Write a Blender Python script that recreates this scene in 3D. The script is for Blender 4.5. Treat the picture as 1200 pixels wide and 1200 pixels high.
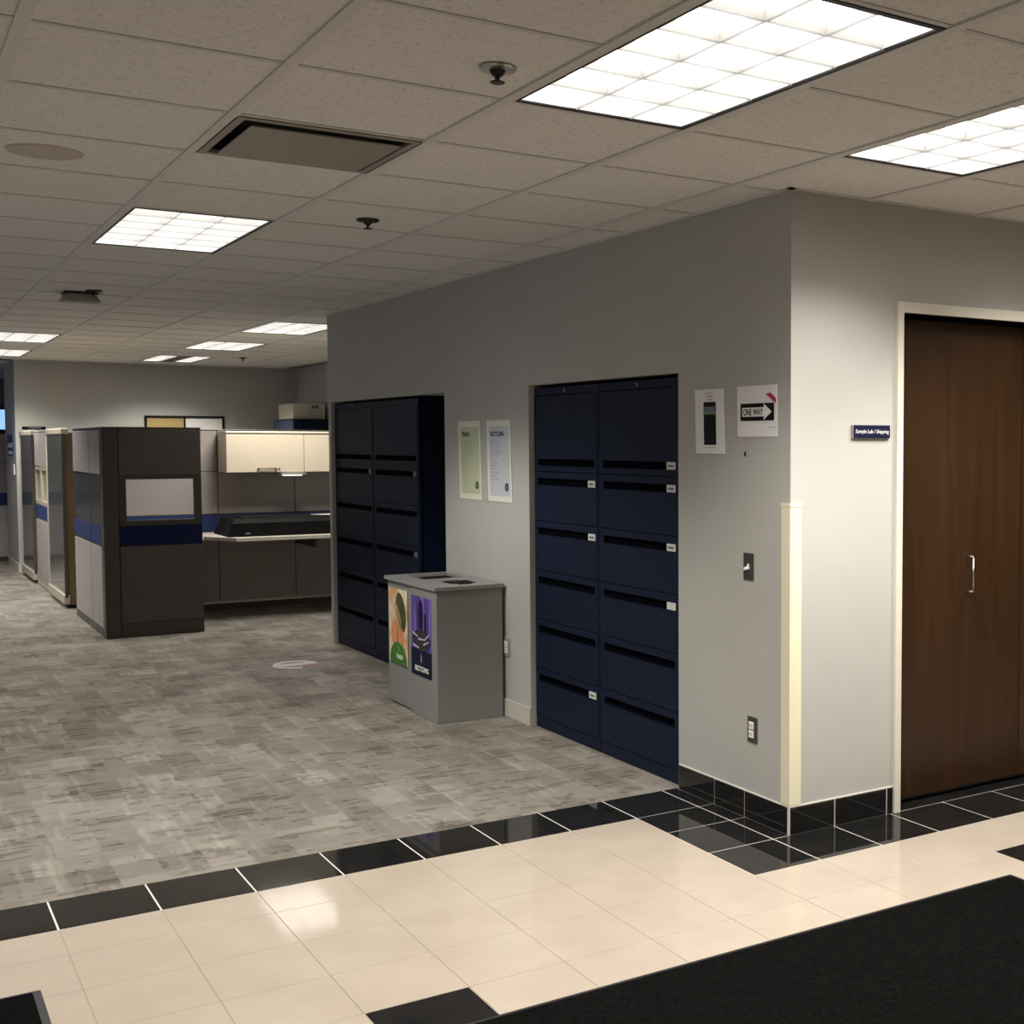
import bpy, bmesh, math, random
from mathutils import Vector, Matrix
random.seed(7)
for o in list(bpy.data.objects): bpy.data.objects.remove(o)
SC = bpy.context.scene
COL = SC.collection

# ------------------------------------------------------------------ camera
H = 2.553                       # ceiling height
F_PX, CX = 1488.0, 883.1
YAW, PITCH, ROLL = .6121, -.05364, .001576
fwd = Vector((-math.cos(YAW)*math.cos(PITCH), math.sin(YAW)*math.cos(PITCH), math.sin(PITCH)))
rgt = fwd.cross(Vector((0, 0, 1))).normalized()
up = rgt.cross(fwd)
r2 = rgt*math.cos(ROLL)+up*math.sin(ROLL)
u2 = -rgt*math.sin(ROLL)+up*math.cos(ROLL)
cam = bpy.data.cameras.new('camera')
cam.sensor_width = 36; cam.sensor_fit = 'HORIZONTAL'
cam.lens = F_PX/1200*36
cam.shift_x = -(CX-600)/1200
cam.clip_start = .05; cam.clip_end = 100
camo = bpy.data.objects.new('camera', cam); COL.objects.link(camo)
M = Matrix((r2, u2, -fwd)).transposed().to_4x4()
M.translation = Vector((4.01, -2.993, 1.563))
camo.matrix_world = M
SC.camera = camo

# ------------------------------------------------------------------ world, view, light levels
SC.view_settings.view_transform = 'Standard'
SC.view_settings.look = 'None'
SC.view_settings.gamma = 1
SC.view_settings.use_curve_mapping = False
SC.view_settings.exposure = 0.35
W = bpy.data.worlds.new('world'); SC.world = W; W.use_nodes = True
bg = W.node_tree.nodes['Background']
bg.inputs[0].default_value = (.3, .54, 1, 1); bg.inputs[1].default_value = 1.0
LAMP_W = 33.0                   # power of one troffer
LAMP_CUT = (math.radians(50), math.radians(64))   # full light inside the first angle, none past the second
LAMP_COL = (1, .955, .875)
GLOW = 2.8                      # brightness of the lamp panel above the louvres

# ------------------------------------------------------------------ materials
def mat(name, col, rough=.6, metal=0, spec=.5, emit=None, es=1, trans=0, ior=1.45):
    m = bpy.data.materials.new(name); m.use_nodes = True
    b = m.node_tree.nodes['Principled BSDF']
    b.inputs['Base Color'].default_value = (*col, 1)
    b.inputs['Roughness'].default_value = rough
    b.inputs['Metallic'].default_value = metal
    b.inputs['Specular IOR Level'].default_value = spec
    b.inputs['IOR'].default_value = ior
    b.inputs['Transmission Weight'].default_value = trans
    if emit:
        b.inputs['Emission Color'].default_value = (*emit, 1)
        b.inputs['Emission Strength'].default_value = es
    return m
def nt(m): return m.node_tree.nodes, m.node_tree.links, m.node_tree.nodes['Principled BSDF']
def coords(m, scale=(1, 1, 1), rot=(0, 0, 0)):
    n, l, b = nt(m)
    t = n.new('ShaderNodeTexCoord'); mp = n.new('ShaderNodeMapping')
    mp.inputs['Scale'].default_value = scale; mp.inputs['Rotation'].default_value = rot
    g = n.new('ShaderNodeNewGeometry')
    l.new(g.outputs['Position'], mp.inputs['Vector']); n.remove(t)
    return mp.outputs['Vector']
def noise(m, vec, scale, detail=3, rough=.55):
    n, l, b = nt(m); x = n.new('ShaderNodeTexNoise')
    x.inputs['Scale'].default_value = scale; x.inputs['Detail'].default_value = detail
    x.inputs['Roughness'].default_value = rough; l.new(vec, x.inputs['Vector']); return x
def ramp(m, fac, stops):
    n, l, b = nt(m); r = n.new('ShaderNodeValToRGB')
    e = r.color_ramp.elements
    while len(e) < len(stops): e.new(.5)
    for i, (p, c) in enumerate(stops):
        e[i].position = p; e[i].color = (*c, 1)
    l.new(fac, r.inputs['Fac']); return r.outputs['Color']
def bump(m, hgt, strength=.2, dist=.002):
    n, l, b = nt(m); x = n.new('ShaderNodeBump')
    x.inputs['Strength'].default_value = strength; x.inputs['Distance'].default_value = dist
    l.new(hgt, x.inputs['Height']); l.new(x.outputs['Normal'], b.inputs['Normal'])
def mottled(name, c0, c1, scale, rough=.6, bs=0, bd=.001, sc=(1, 1, 1), detail=3, **k):
    m = mat(name, c0, rough, **k); n, l, b = nt(m)
    v = coords(m, sc); x = noise(m, v, scale, detail)
    l.new(ramp(m, x.outputs['Fac'], [(.3, c0), (.7, c1)]), b.inputs['Base Color'])
    if bs: bump(m, x.outputs['Fac'], bs, bd)
    return m

WALL = mottled('wall_paint', (.43, .425, .395), (.455, .448, .418), 3, .62, .04, .0008, detail=6)
CEIL_T = mat('ceiling_tile', (.6, .56, .5), .95, spec=.1)
n, l, b = nt(CEIL_T); v = coords(CEIL_T)
a1 = noise(CEIL_T, v, 150, 2); a2 = noise(CEIL_T, v, 60, 3)
mx = n.new('ShaderNodeMath'); mx.operation = 'MULTIPLY'; l.new(a1.outputs['Fac'], mx.inputs[0]); l.new(a2.outputs['Fac'], mx.inputs[1])
l.new(ramp(CEIL_T, mx.outputs[0], [(.12, (.56, .545, .51)), (.19, (.74, .725, .69)), (.4, (.8, .785, .75))]), b.inputs['Base Color'])
bump(CEIL_T, mx.outputs[0], .5, .003)
TEE = mat('grid_metal', (.68, .655, .635), .5)
TEE2 = mat('cross_grid_metal', (.6, .585, .555), .6)
DARKV = mat('plenum_dark', (.05, .05, .05), .9)

CARPET = mat('carpet', (.25, .24, .21), .97, spec=.05)
n, l, b = nt(CARPET)
v = coords(CARPET)
def brick(vec, bw, rh, off, sq=1):
    x = n.new('ShaderNodeTexBrick'); l.new(vec, x.inputs['Vector'])
    x.inputs['Scale'].default_value = 1; x.inputs['Brick Width'].default_value = bw; x.inputs['Row Height'].default_value = rh
    x.inputs['Mortar Size'].default_value = 0; x.inputs['Color1'].default_value = (0, 0, 0, 1); x.inputs['Color2'].default_value = (1, 1, 1, 1)
    x.offset = off; return x.outputs['Color']
rot = coords(CARPET, rot=(0, 0, math.pi/2))
# warp a little so that the blocks fray
def warp(vec, amt):
    nz = noise(CARPET, vec, 9, 2); s = n.new('ShaderNodeVectorMath'); s.operation = 'SUBTRACT'; s.inputs[1].default_value = (.5, .5, .5)
    l.new(nz.outputs['Color'], s.inputs[0]); sc = n.new('ShaderNodeVectorMath'); sc.operation = 'SCALE'; sc.inputs['Scale'].default_value = amt
    l.new(s.outputs[0], sc.inputs[0]); ad = n.new('ShaderNodeVectorMath'); l.new(vec, ad.inputs[0]); l.new(sc.outputs[0], ad.inputs[1]); return ad.outputs[0]
vw, rw = warp(v, .03), warp(rot, .03)
blocks = brick(vw, .305, .152, .37)
blocks2 = brick(rw, .23, .19, .41)
dashA = brick(rw, .12, .024, .33)
dashB = brick(rw, .085, .034, .27)
def mixv(f, a, c):
    x = n.new('ShaderNodeMix'); x.data_type = 'FLOAT'
    if isinstance(f, float): x.inputs[0].default_value = f
    else: l.new(f, x.inputs[0])
    l.new(a, x.inputs[2]); l.new(c, x.inputs[3]); return x.outputs[0]
def gt(a, k):
    g_ = n.new('ShaderNodeMath'); g_.operation = 'GREATER_THAN'; g_.inputs[1].default_value = k; l.new(a, g_.inputs[0]); return g_.outputs[0]
def mul(a, k):
    g_ = n.new('ShaderNodeMath'); g_.operation = 'MULTIPLY'; l.new(a, g_.inputs[0])
    if isinstance(k, float): g_.inputs[1].default_value = k
    else: l.new(k, g_.inputs[1])
    return g_.outputs[0]
def add(a, c, k=0):
    g_ = n.new('ShaderNodeMath'); g_.operation = 'SUBTRACT' if k else 'ADD'; l.new(a, g_.inputs[0]); l.new(c, g_.inputs[1]); return g_.outputs[0]
dash = mixv(gt(blocks, .72), dashA, dashB)
where = gt(noise(CARPET, v, 6, 3, .6).outputs['Fac'], .5)      # the dashes come and go
blk = mixv(.5, blocks, blocks2)
nzA = noise(CARPET, v, 2.2, 4, .6); nzB = noise(CARPET, v, 240, 2)
nzM = noise(CARPET, coords(CARPET, (2.0, 1, 1)), 7, 5, .7)
base_ = mixv(.5, blk, nzM.outputs['Fac'])
base_ = mixv(.25, base_, nzA.outputs['Fac'])
dk = mul(mul(gt(dash, .72), where), .17)
lg = mul(gt(brick(vw, .22, .02, .21), .93), .09)
m4 = mixv(.14, add(add(base_, dk, 1), lg), nzB.outputs['Fac'])
l.new(ramp(CARPET, m4, [(.2, (.098, .085, .071)), (.4, (.174, .157, .135)), (.56, (.242, .222, .195)), (.78, (.345, .322, .288))]), b.inputs['Base Color'])
bump(CARPET, nzB.outputs['Fac'], .5, .003)

TILE_C = mottled('cream_tile', (.435, .37, .305), (.48, .412, .342), 4, .07, spec=.45)
TILE_K = mottled('black_tile', (.009, .009, .010), (.016, .015, .014), 8, .045, spec=.55)
GROUT_W = mat('white_grout', (.7, .67, .6), .8)
GROUT_C = mat('tan_grout', (.36, .30, .24), .8)
MAT_K = mottled('mat_pile', (.003, .003, .003), (.0065, .0065, .006), 60, 1, .5, .004, detail=4, spec=.02)
RUB = mat('mat_rubber', (.012, .012, .013), .6)
NAVY = mottled('navy_steel', (.0036, .0078, .024), (.0044, .0090, .028), 6, .5, spec=.22)
NAVY_SHADE = mat('navy_recess_shade', (.0008, .0014, .004), .9, spec=.05)  # cabinet navy darkened to paint the shade inside the drawer pulls
NAVY_LIT = mat('navy_lit_steel', (.04, .055, .11), .5)  # paler navy: light falling on the back cabinet's side is painted in
SILVER = mat('brushed_steel', (.55, .54, .52), .32, 1)
GREYTAG = mat('grey_tag', (.16, .17, .19), .5)
WHITE = mat('white_paper', (.8, .79, .77), .7)
BLACK = mat('black_ink', (.005, .005, .006), .7, spec=.2)
LGREY = mat('bin_steel', (.235, .235, .225), .5)
LGREY2 = mat('bin_lid_steel', (.27, .27, .26), .38)
VINYL = mat('vinyl_base', (.55, .52, .45), .5)
CREAMP = mat('cream_plastic', (.76, .71, .53), .4)
TRIM = mat('door_trim_paint', (.66, .62, .53), .4)
WOOD = mat('dark_walnut', (.08, .035, .014), .33, spec=.45)
n, l, b = nt(WOOD); v = coords(WOOD, (1, 7, .35)); w1 = noise(WOOD, v, 3.2, 6, .6)
l.new(ramp(WOOD, w1.outputs['Fac'], [(.25, (.022, .0095, .0035)), (.5, (.032, .014, .005)), (.75, (.043, .0195, .0073))]), b.inputs['Base Color'])
FAB = mottled('taupe_fabric', (.31, .275, .265), (.36, .325, .31), 180, .95, .3, .001, spec=.1)
FAB_SHADE = mottled('shaded_taupe_fabric', (.10, .09, .083), (.125, .112, .104), 180, .95, .3, .001, spec=.1)  # taupe darkened: the end panel's shade is put into the colour
FAB_N_SHADE = mottled('shaded_navy_fabric', (.012, .018, .06), (.016, .022, .07), 180, .95, .3, .001, spec=.1)  # navy band of the same panel, its shade put into the colour
FAB_N = mottled('navy_fabric', (.028, .04, .12), (.036, .05, .14), 180, .95, .3, .001, spec=.1)
FRAME = mat('taupe_frame', (.062, .055, .045), .45)
FRAME_L = mat('light_frame', (.42, .38, .30), .45)
PLATE = mat('dark_switch_plate', (.12, .11, .10), .35, .8)
OLIVE = mat('olive_end_panel', (.13, .095, .045), .5)
GLOSS = mat('tinted_glass_panel', (.13, .14, .14), .12, .3, spec=.7)
BEIGE = mat('cabinet_beige', (.56, .49, .38), .35)
DESK = mat('desk_laminate', (.62, .58, .49), .4)
TINT = mat('tinted_pane', (.07, .075, .078), .22, spec=.5)
GLASS = mat('clear_glass', (.95, .95, .95), .03, trans=1, ior=1.02, spec=.3)
LAMPM = mat('lamp_panel', (1, 1, 1), .5, emit=(1, .97, .93), es=GLOW)
LOUV = mat('louvre_aluminium', (.84, .83, .81), .35, .1)
LIP = mat('louvre_lip', (.45, .45, .45), .5)
HOUS = mat('troffer_black_edge', (.01, .01, .01), .5)
METD = mat('dark_metal', (.035, .03, .025), .35, .7)
DIFF = mat('diffuser_metal', (.3, .275, .25), .45)
DARKMET = mat('diffuser_throat', (.03, .026, .022), .3, .5)
BLKP = mat('black_plastic', (.003, .003, .0035), .6, spec=.2)
PRINT = mat('printer_plastic', (.6, .57, .46), .5)

# ------------------------------------------------------------------ mesh helpers
class MB:
    def __init__(s): s.bm = bmesh.new()
    def box(s, x0, x1, y0, y1, z0, z1, bev=0):
        x0, x1 = min(x0, x1), max(x0, x1); y0, y1 = min(y0, y1), max(y0, y1); z0, z1 = min(z0, z1), max(z0, z1)
        r = bmesh.ops.create_cube(s.bm, size=1)
        vs = r['verts']
        for v in vs: v.co = Vector(((x0+x1)/2+v.co.x*(x1-x0), (y0+y1)/2+v.co.y*(y1-y0), (z0+z1)/2+v.co.z*(z1-z0)))
        if bev:
            es = list({e for v in vs for e in v.link_edges})
            bmesh.ops.bevel(s.bm, geom=es, offset=bev, segments=2, profile=.5, affect='EDGES', clamp_overlap=True)
        return s
    def prism(s, pts, d):      # pts: list of 3D points of one face, d: extrusion vector
        a = [s.bm.verts.new(Vector(p)) for p in pts]; c = [s.bm.verts.new(Vector(p)+Vector(d)) for p in pts]
        k = len(pts); s.bm.faces.new(a); s.bm.faces.new(c[::-1])
        for i in range(k): s.bm.faces.new((a[i], c[i], c[(i+1) % k], a[(i+1) % k]))
        return s
    def cyl(s, p, q, r0, r1=None, seg=20):
        r1 = r0 if r1 is None else r1
        p, q = Vector(p), Vector(q); d = q-p
        r = bmesh.ops.create_cone(s.bm, segments=seg, radius1=r0, radius2=max(r1, 1e-5), depth=d.length, cap_ends=True)
        R = d.to_track_quat('Z', 'Y').to_matrix()
        for v in r['verts']: v.co = R@v.co+(p+q)/2
        return s
    def tube(s, pts, r, seg=10):
        for a, c in zip(pts[:-1], pts[1:]): s.cyl(a, c, r, seg=seg)
        for p in pts[1:-1]:
            t = bmesh.ops.create_uvsphere(s.bm, u_segments=seg, v_segments=6, radius=r)
            for v in t['verts']: v.co += Vector(p)
        return s
    def mesh(s, name, m, off=Vector((0, 0, 0)), smooth=False):
        bmesh.ops.recalc_face_normals(s.bm, faces=s.bm.faces)
        for v in s.bm.verts: v.co -= off
        me = bpy.data.meshes.new(name); s.bm.to_mesh(me); s.bm.free()
        me.materials.append(m)
        if smooth:
            for p in me.polygons: p.use_smooth = True
        return me
def world_loc(o):
    v = Vector((0, 0, 0))
    while o: v += o.location; o = o.parent
    return v
def part(name, mb, m, parent, label=None, stuff=False, smooth=False):
    o = bpy.data.objects.new(name, mb.mesh(name, m, world_loc(parent), smooth)); COL.objects.link(o); o.parent = parent
    if label: o['label'] = label
    if stuff: o['kind'] = 'stuff'
    return o
def struct(name, mb, m):
    o = bpy.data.objects.new(name, mb.mesh(name, m)); COL.objects.link(o); o['kind'] = 'structure'; return o
def thing(name, label, cat, loc, group=None):
    o = bpy.data.objects.new(name, None); COL.objects.link(o); o.location = loc; o.empty_display_size = .05
    o['label'] = label; o['category'] = cat
    if group: o['group'] = group
    return o
def single(name, mb, m, label, cat, group=None, smooth=False):
    xs = [v.co for v in mb.bm.verts]
    off = Vector(((min(c.x for c in xs)+max(c.x for c in xs))/2, (min(c.y for c in xs)+max(c.y for c in xs))/2, min(c.z for c in xs)))
    o = bpy.data.objects.new(name, mb.mesh(name, m, off, smooth)); COL.objects.link(o); o.location = off
    o['label'] = label; o['category'] = cat
    if group: o['group'] = group
    return o
def copy_tree(o, parent=None):
    c = o.copy(); COL.objects.link(c)
    if parent: c.parent = parent
    for ch in list(o.children): copy_tree(ch, c)
    return c
def text(mb, s, plane, d, u0, u1, v0, v1, thick=.0006, bold=0):
    """lettering fitted in a box; plane 'A' faces -y at y=d (u=x), 'B' faces +x at x=d (u=y), 'F' lies on the floor at z=d"""
    cu = bpy.data.curves.new('t', 'FONT'); cu.body = s; cu.extrude = thick; cu.offset = bold; cu.resolution_u = 3
    o = bpy.data.objects.new('t', cu); COL.objects.link(o)
    dg = bpy.context.evaluated_depsgraph_get(); me = bpy.data.meshes.new_from_object(o.evaluated_get(dg))
    xs = [v.co.x for v in me.vertices]; ys = [v.co.y for v in me.vertices]
    ax, bx, ay, by = min(xs), max(xs), min(ys), max(ys)
    for v in me.vertices:
        u = u0+(v.co.x-ax)/(bx-ax)*(u1-u0); w = v0+(v.co.y-ay)/(by-ay)*(v1-v0); t = thick if v.co.z > 0 else -thick
        if plane == 'A': v.co = (u, d-t, w)
        elif plane == 'B': v.co = (d+t, u, w)
        else: v.co = (u, w, d+t)
    mb.bm.from_mesh(me)
    bpy.data.objects.remove(o); bpy.data.curves.remove(cu); bpy.data.meshes.remove(me)
    return mb
def rectA(mb, y, u0, u1, v0, v1, t=.0006): return mb.box(u0, u1, y-t, y+t, v0, v1)
def rectB(mb, x, u0, u1, v0, v1, t=.0006): return mb.box(x-t, x+t, u0, u1, v0, v1)
def polyA(mb, y, pts, t=.001): return mb.prism([(u, y, w) for u, w in pts], (0, -t, 0))
def ell(cx, cz, rx, rz, a0=0, a1=360, n=20, tilt=0):
    o = []
    for i in range(n if a1-a0 >= 360 else n+1):
        a = math.radians(a0+(a1-a0)*i/n); x, z = rx*math.cos(a), rz*math.sin(a)
        t = math.radians(tilt); o.append((cx+x*math.cos(t)-z*math.sin(t), cz+x*math.sin(t)+z*math.cos(t)))
    return o

# ------------------------------------------------------------------ room shell
G = .6096; TL = .3048
def gx(r): return 1.148-G*r
def gy(j): return -2.655+G*j
XQ0 = -.854; XEND = 3.966
XB = -13.6; YR = 1.84; YL = -6.2; XW = -6.03
OPL = (-5.97, -3.62); OPR = (-2.395, -.84); OPH = 1.88

floor = struct('floor', MB().box(-19, 7, YL-.2, 5.2, -.15, -.012), GROUT_C)
part('carpet', MB().box(-19, XQ0, YL, 4.2, -.012, .0), CARPET, floor, 'grey beige carpet with a broken block pattern')
part('grout_bed', MB().box(XQ0, XQ0+TL+.003, YL, 0, -.012, -.0016), GROUT_W, floor)
part('grout_bed', MB().box(XQ0+TL+.003, TL+.003, -.388, 0, -.012, -.0016), GROUT_W, floor)
part('grout_bed', MB().box(-.002, TL+.003, 0, 5, -.012, -.0016), GROUT_W, floor)
part('grout_bed', MB().box(XQ0+TL+.003, TL+.003, YL, -.388, -.012, -.0016), GROUT_C, floor)
part('grout_bed', MB().box(TL+.003, 6.8, YL, 5, -.012, -.0016), GROUT_C, floor)
xe = [XQ0, XQ0+TL, -TL] + [TL*i for i in range(0, 14)]
ye = [-2.519+TL*k for k in range(-5, 25)]
tile_cache = {}
def floor_tile(x0, x1, y0, y1, m, name):
    key = (round(x1-x0, 3), round(y1-y0, 3), m.name)
    if key not in tile_cache:
        g = .003 if m is TILE_K else .0008
        tile_cache[key] = MB().box(g, x1-x0-g, g, y1-y0-g, -.011, 0, .0012).mesh('floor_tile', m)
    o = bpy.data.objects.new(name, tile_cache[key]); COL.objects.link(o); o.parent = floor; o.location = (x0, y0, 0)
for i in range(len(xe)-1):
    for k in range(len(ye)-1):
        x0, x1, y0, y1 = xe[i], xe[i+1], ye[k], ye[k+1]
        if x1 <= .001 and y0 > -.09: continue                  # under the wall block
        black = (i == 0) or (x1 <= .31 and y0 > -.40 and y0 < 0 ) or (i == 3 and y0 > -.40)
        if abs(x0-2*TL) < .01 and (k-7) % 8 == 0: black = True   # inlaid dark squares
        if not black and (x0 > 3.4): continue
        floor_tile(x0, x1, y0, y1, TILE_K if black else TILE_C, 'tile')
# cut row of dark tiles against the long wall
for x0, x1 in ((XQ0, XQ0+TL), (XQ0+TL, -TL), (-TL, 0)):
    floor_tile(x0, x1, -.0806, -.001, TILE_K, 'tile')
part('tile_field', MB().box(3.41, 6.7, YL, 4.5, -.011, -.0003).box(.31, 3.41, YL, ye[0], -.011, -.0003).box(.31, 6.7, ye[-1], 4.9, -.011, -.0003), TILE_C, floor)

# walls
wl = MB()
T = .55
wl.box(XW, OPL[0], 0, T, 0, H+.15).box(OPL[1], OPR[0], 0, T, 0, H+.15).box(OPR[1], -.12, 0, T, 0, H+.15)
wl.box(OPL[0], OPL[1], 0, T, OPH, H+.15).box(OPR[0], OPR[1], 0, T, OPH, H+.15)
wl.box(XW, -.12, T, T+.1, 0, H+.15)
wl.box(XW, XW+.1, T+.1, YR+.1, 0, H+.15)
wall_right = struct('wall_right', wl, WALL)
part('nail', MB().prism([(-.312, 0, 1.512), (-.308, 0, 1.512), (-.308, 0, 1.53), (-.312, 0, 1.53)], (0, -.007, 0)), METD, wall_right)
DY0, DY1, DZ = .575, 2.18, 2.11
wb = MB().box(-.12, 0, .0, DY0, 0, H+.15).box(-.12, 0, DY0, DY1, DZ, H+.15).box(-.12, 0, DY1, 5, 0, H+.15)
struct('wall_corridor', wb, WALL)
struct('wall_back', MB().box(XB-.15, XB, -1.47, YR+.1, 0, H+.15).box(-14.9, XB-.15, -1.47, -1.3, 0, H+.15), WALL)
struct('wall_office_right', MB().box(XB, XW, YR, YR+.12, 0, H+.15), WALL)
# left wall with windows to the daylight
wins = [(-13.2, -11.4), (-10.9, -9.1), (-3.4, -1.4)]
wlf = MB(); xs = [-19]
for a, c in wins: xs += [a, c]
xs += [7]
for i in range(0, len(xs), 2): wlf.box(xs[i], xs[i+1], YL-.15, YL, 0, H+.15)
for a, c in wins: wlf.box(a, c, YL-.15, YL, 0, .8).box(a, c, YL-.15, YL, 2.3, H+.15)
struct('wall_left', wlf, WALL)
for i, (a, c) in enumerate(wins):
    fr = MB().box(a, c, YL-.11, YL-.05, .8, .85).box(a, c, YL-.11, YL-.05, 2.25, 2.3).box(a, a+.05, YL-.11, YL-.05, .8, 2.3).box(c-.05, c, YL-.11, YL-.05, .8, 2.3).box((a+c)/2-.025, (a+c)/2+.025, YL-.11, YL-.05, .8, 2.3)
    w = struct('window_%d' % (i+1), fr, FRAME_L)
    part('pane', MB().box(a+.05, c-.05, YL-.085, YL-.08, .85, 2.25), GLASS, w)
# end wall of the passage, with a window far at the left
struct('wall_passage', MB().box(-19.15, -19, YL, -3.2, 0, H+.15).box(-19.15, -19, -.75, 1.2, 0, H+.15).box(-19.15, -19, -3.2, -.75, 0, 1.72).box(-19.15, -19, -3.2, -.75, 2.12, H+.15).box(-19, XB-.15, 1.0, 1.2, 0, H+.15), WALL)
w = struct('window_5', MB().box(-19.1, -19.04, -3.2, -.75, 1.72, 1.77).box(-19.1, -19.04, -3.2, -.75, 2.08, 2.12).box(-19.1, -19.04, -3.2, -3.15, 1.77, 2.08).box(-19.1, -19.04, -.8, -.75, 1.77, 2.08), FRAME)
part('pane', MB().box(-19.08, -19.075, -3.15, -.8, 1.77, 2.08), GLASS, w)
struct('wall_front', MB().box(6.8, 7, YL, 5, 0, H+.15), WALL)
struct('wall_corridor_end', MB().box(-.12, 7, 5, 5.2, 0, H+.15), WALL)

# light vinyl base on the painted walls
def vinyl(name, *boxes):
    m = MB()
    for x in boxes: m.box(*x, .002)
    return struct(name, m, VINYL)
vinyl('baseboard_right', (OPL[1]+.001, OPR[0]-.001, -.008, 0, 0, .1))
vinyl('baseboard_back', (XB, XB+.008, -1.47, YR, 0, .1), (-14.9, XB+.0, -1.478, -1.47, 0, .1))
# black tiled base at the corner
bb = struct('baseboard_corner', MB().box(OPR[1]+.012, 0, -.006, 0, 0, .116).box(0, .006, -.006, .5415, 0, .116), GROUT_W)
g = .0035
for x0, x1 in ((OPR[1]+.012, -.535), (-.535, -.306), (-.306, -.004)):
    part('tile', MB().box(x0+g, x1-g, -.0095, -.005, .003, .112, .001), TILE_K, bb)
for y0, y1 in ((-.005, .225), (.225, .505), (.505, .5415)):
    part('tile', MB().box(.005, .0095, y0+g, y1-g, .003, .112, .001), TILE_K, bb)

# ------------------------------------------------------------------ ceiling
ceil = struct('ceiling', MB().box(-19.2, 7.2, YL-.2, 5.2, H+.15, H+.25), DARKV)
ROWS = range(-3, 25); COLS = range(-1, 7)
lights = [(5, 1, 'recessed ceiling light over the carpet left of the air vent', 0),
          (-1, 2, 'large bright recessed ceiling light at the top, nearest the camera', 0),
          (-1, 4, 'recessed ceiling light in front of the wooden door, cut off at the right edge', 0),
          (13, 4, 'far recessed ceiling light touching the end of the grey wall', 0),
          (17, 4, 'far recessed ceiling light, middle one of the row ahead of the back wall', 0),
          (21, 4, 'farthest right ceiling light with a dark strip across its middle', 1),
          (17, 1, 'ceiling light at the left edge, nearer of the far left pair', 0),
          (21, 1, 'ceiling light at the left edge, farther of the far left pair near the back wall', 0),
          (-1, 6, 'ceiling light farther along the corridor', 0), (-6, 2, 'ceiling light behind the camera', 0),
          (13, -2, 'ceiling light out over the left aisle', 0), (18, -2, 'second ceiling light out over the left aisle', 0), (3, -2, 'ceiling light beyond the left edge', 0)]
used = {(2, 1)}
for r, j, *_ in lights: used |= {(r, j), (r+1, j)}
tile_me = MB().box(.001, G-.001, .001, G-.001, 0, .015).mesh('ceiling_tile', CEIL_T)
cnt = 0
for r in ROWS:
    for j in COLS:
        if (r, j) in used: continue
        x0, y0 = gx(r+1), gy(j)
        if x0 < XB-.01: continue
        if x0+G > XW+.2 and x0+G < .01 and y0 > .01: continue
        o = bpy.data.objects.new('tile', tile_me); COL.objects.link(o); o.parent = ceil; o.location = (x0, y0, H+.004)
        cnt += 1
print('ceiling tiles', cnt)
# remaining ceiling beyond the tiles in view, as wide boards
rest = MB()
rest.box(-19, gx(25), YL, 1.9, H+.004, H+.02)
lt_ = {}
for r_, j_, *_ in lights:
    if j_ < -1: lt_[(r_, j_)] = lt_[(r_+1, j_)] = 1
for r_ in range(-3, 25):
    for j_ in range(-6, -1):
        if (r_, j_) not in lt_: rest.box(gx(r_+1), gx(r_), max(gy(j_), YL), gy(j_+1), H+.004, H+.02)
rest.box(gx(-3), 7, YL, gy(2), H+.004, H+.02)
rest.box(gx(-3), gx(-4), gy(2), 5, H+.004, H+.02).box(gx(-6), 7, gy(2), 5, H+.004, H+.02).box(gx(-4), gx(-6), gy(3), gy(4), H+.004, H+.02).box(gx(-4), gx(-6), gy(4), 5, H+.004, H+.02).box(-.1, gx(-3), gy(7), 5, H+.004, H+.02)
part('tile_field', rest, CEIL_T, ceil, stuff=True)
for j in range(-1, 9):
    y = gy(j)
    part('main_tee', MB().box(XB if y < YR else 0, 6.8, y-.017, y+.017, H-.003, H+.004).box(XB if y < YR else 0, 6.8, y-.002, y+.002, H+.004, H+.03), TEE, ceil)
for r in range(-3, 25):
    x = gx(r)
    for j in COLS:
        if any(j == lj and r == lr+1 for lr, lj, *_ in lights): continue      # a light spans this crossing
        y0, y1 = gy(j), gy(j+1)
        if x < .02 and x > XW: y1 = min(y1, 0)
        elif x <= XW: y1 = min(y1, YR)
        if y1-y0 < .02: continue
        part('cross_tee', MB().box(x-.0095, x+.0095, y0+.012, y1-(.012 if y1 == gy(j+1) else 0), H+.0008, H+.004), TEE2, ceil)
# wall angles
part('wall_angle', MB().box(XW, .018, -.018, .01, H-.001, H+.006).box(-.01, .018, -.018, 5, H-.001, H+.006), TEE, ceil)
part('wall_angle', MB().box(XB, XB+.02, -1.47, YR, H-.001, H+.003).box(XB, XW, YR-.02, YR, H-.001, H+.003), TEE, ceil)

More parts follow.
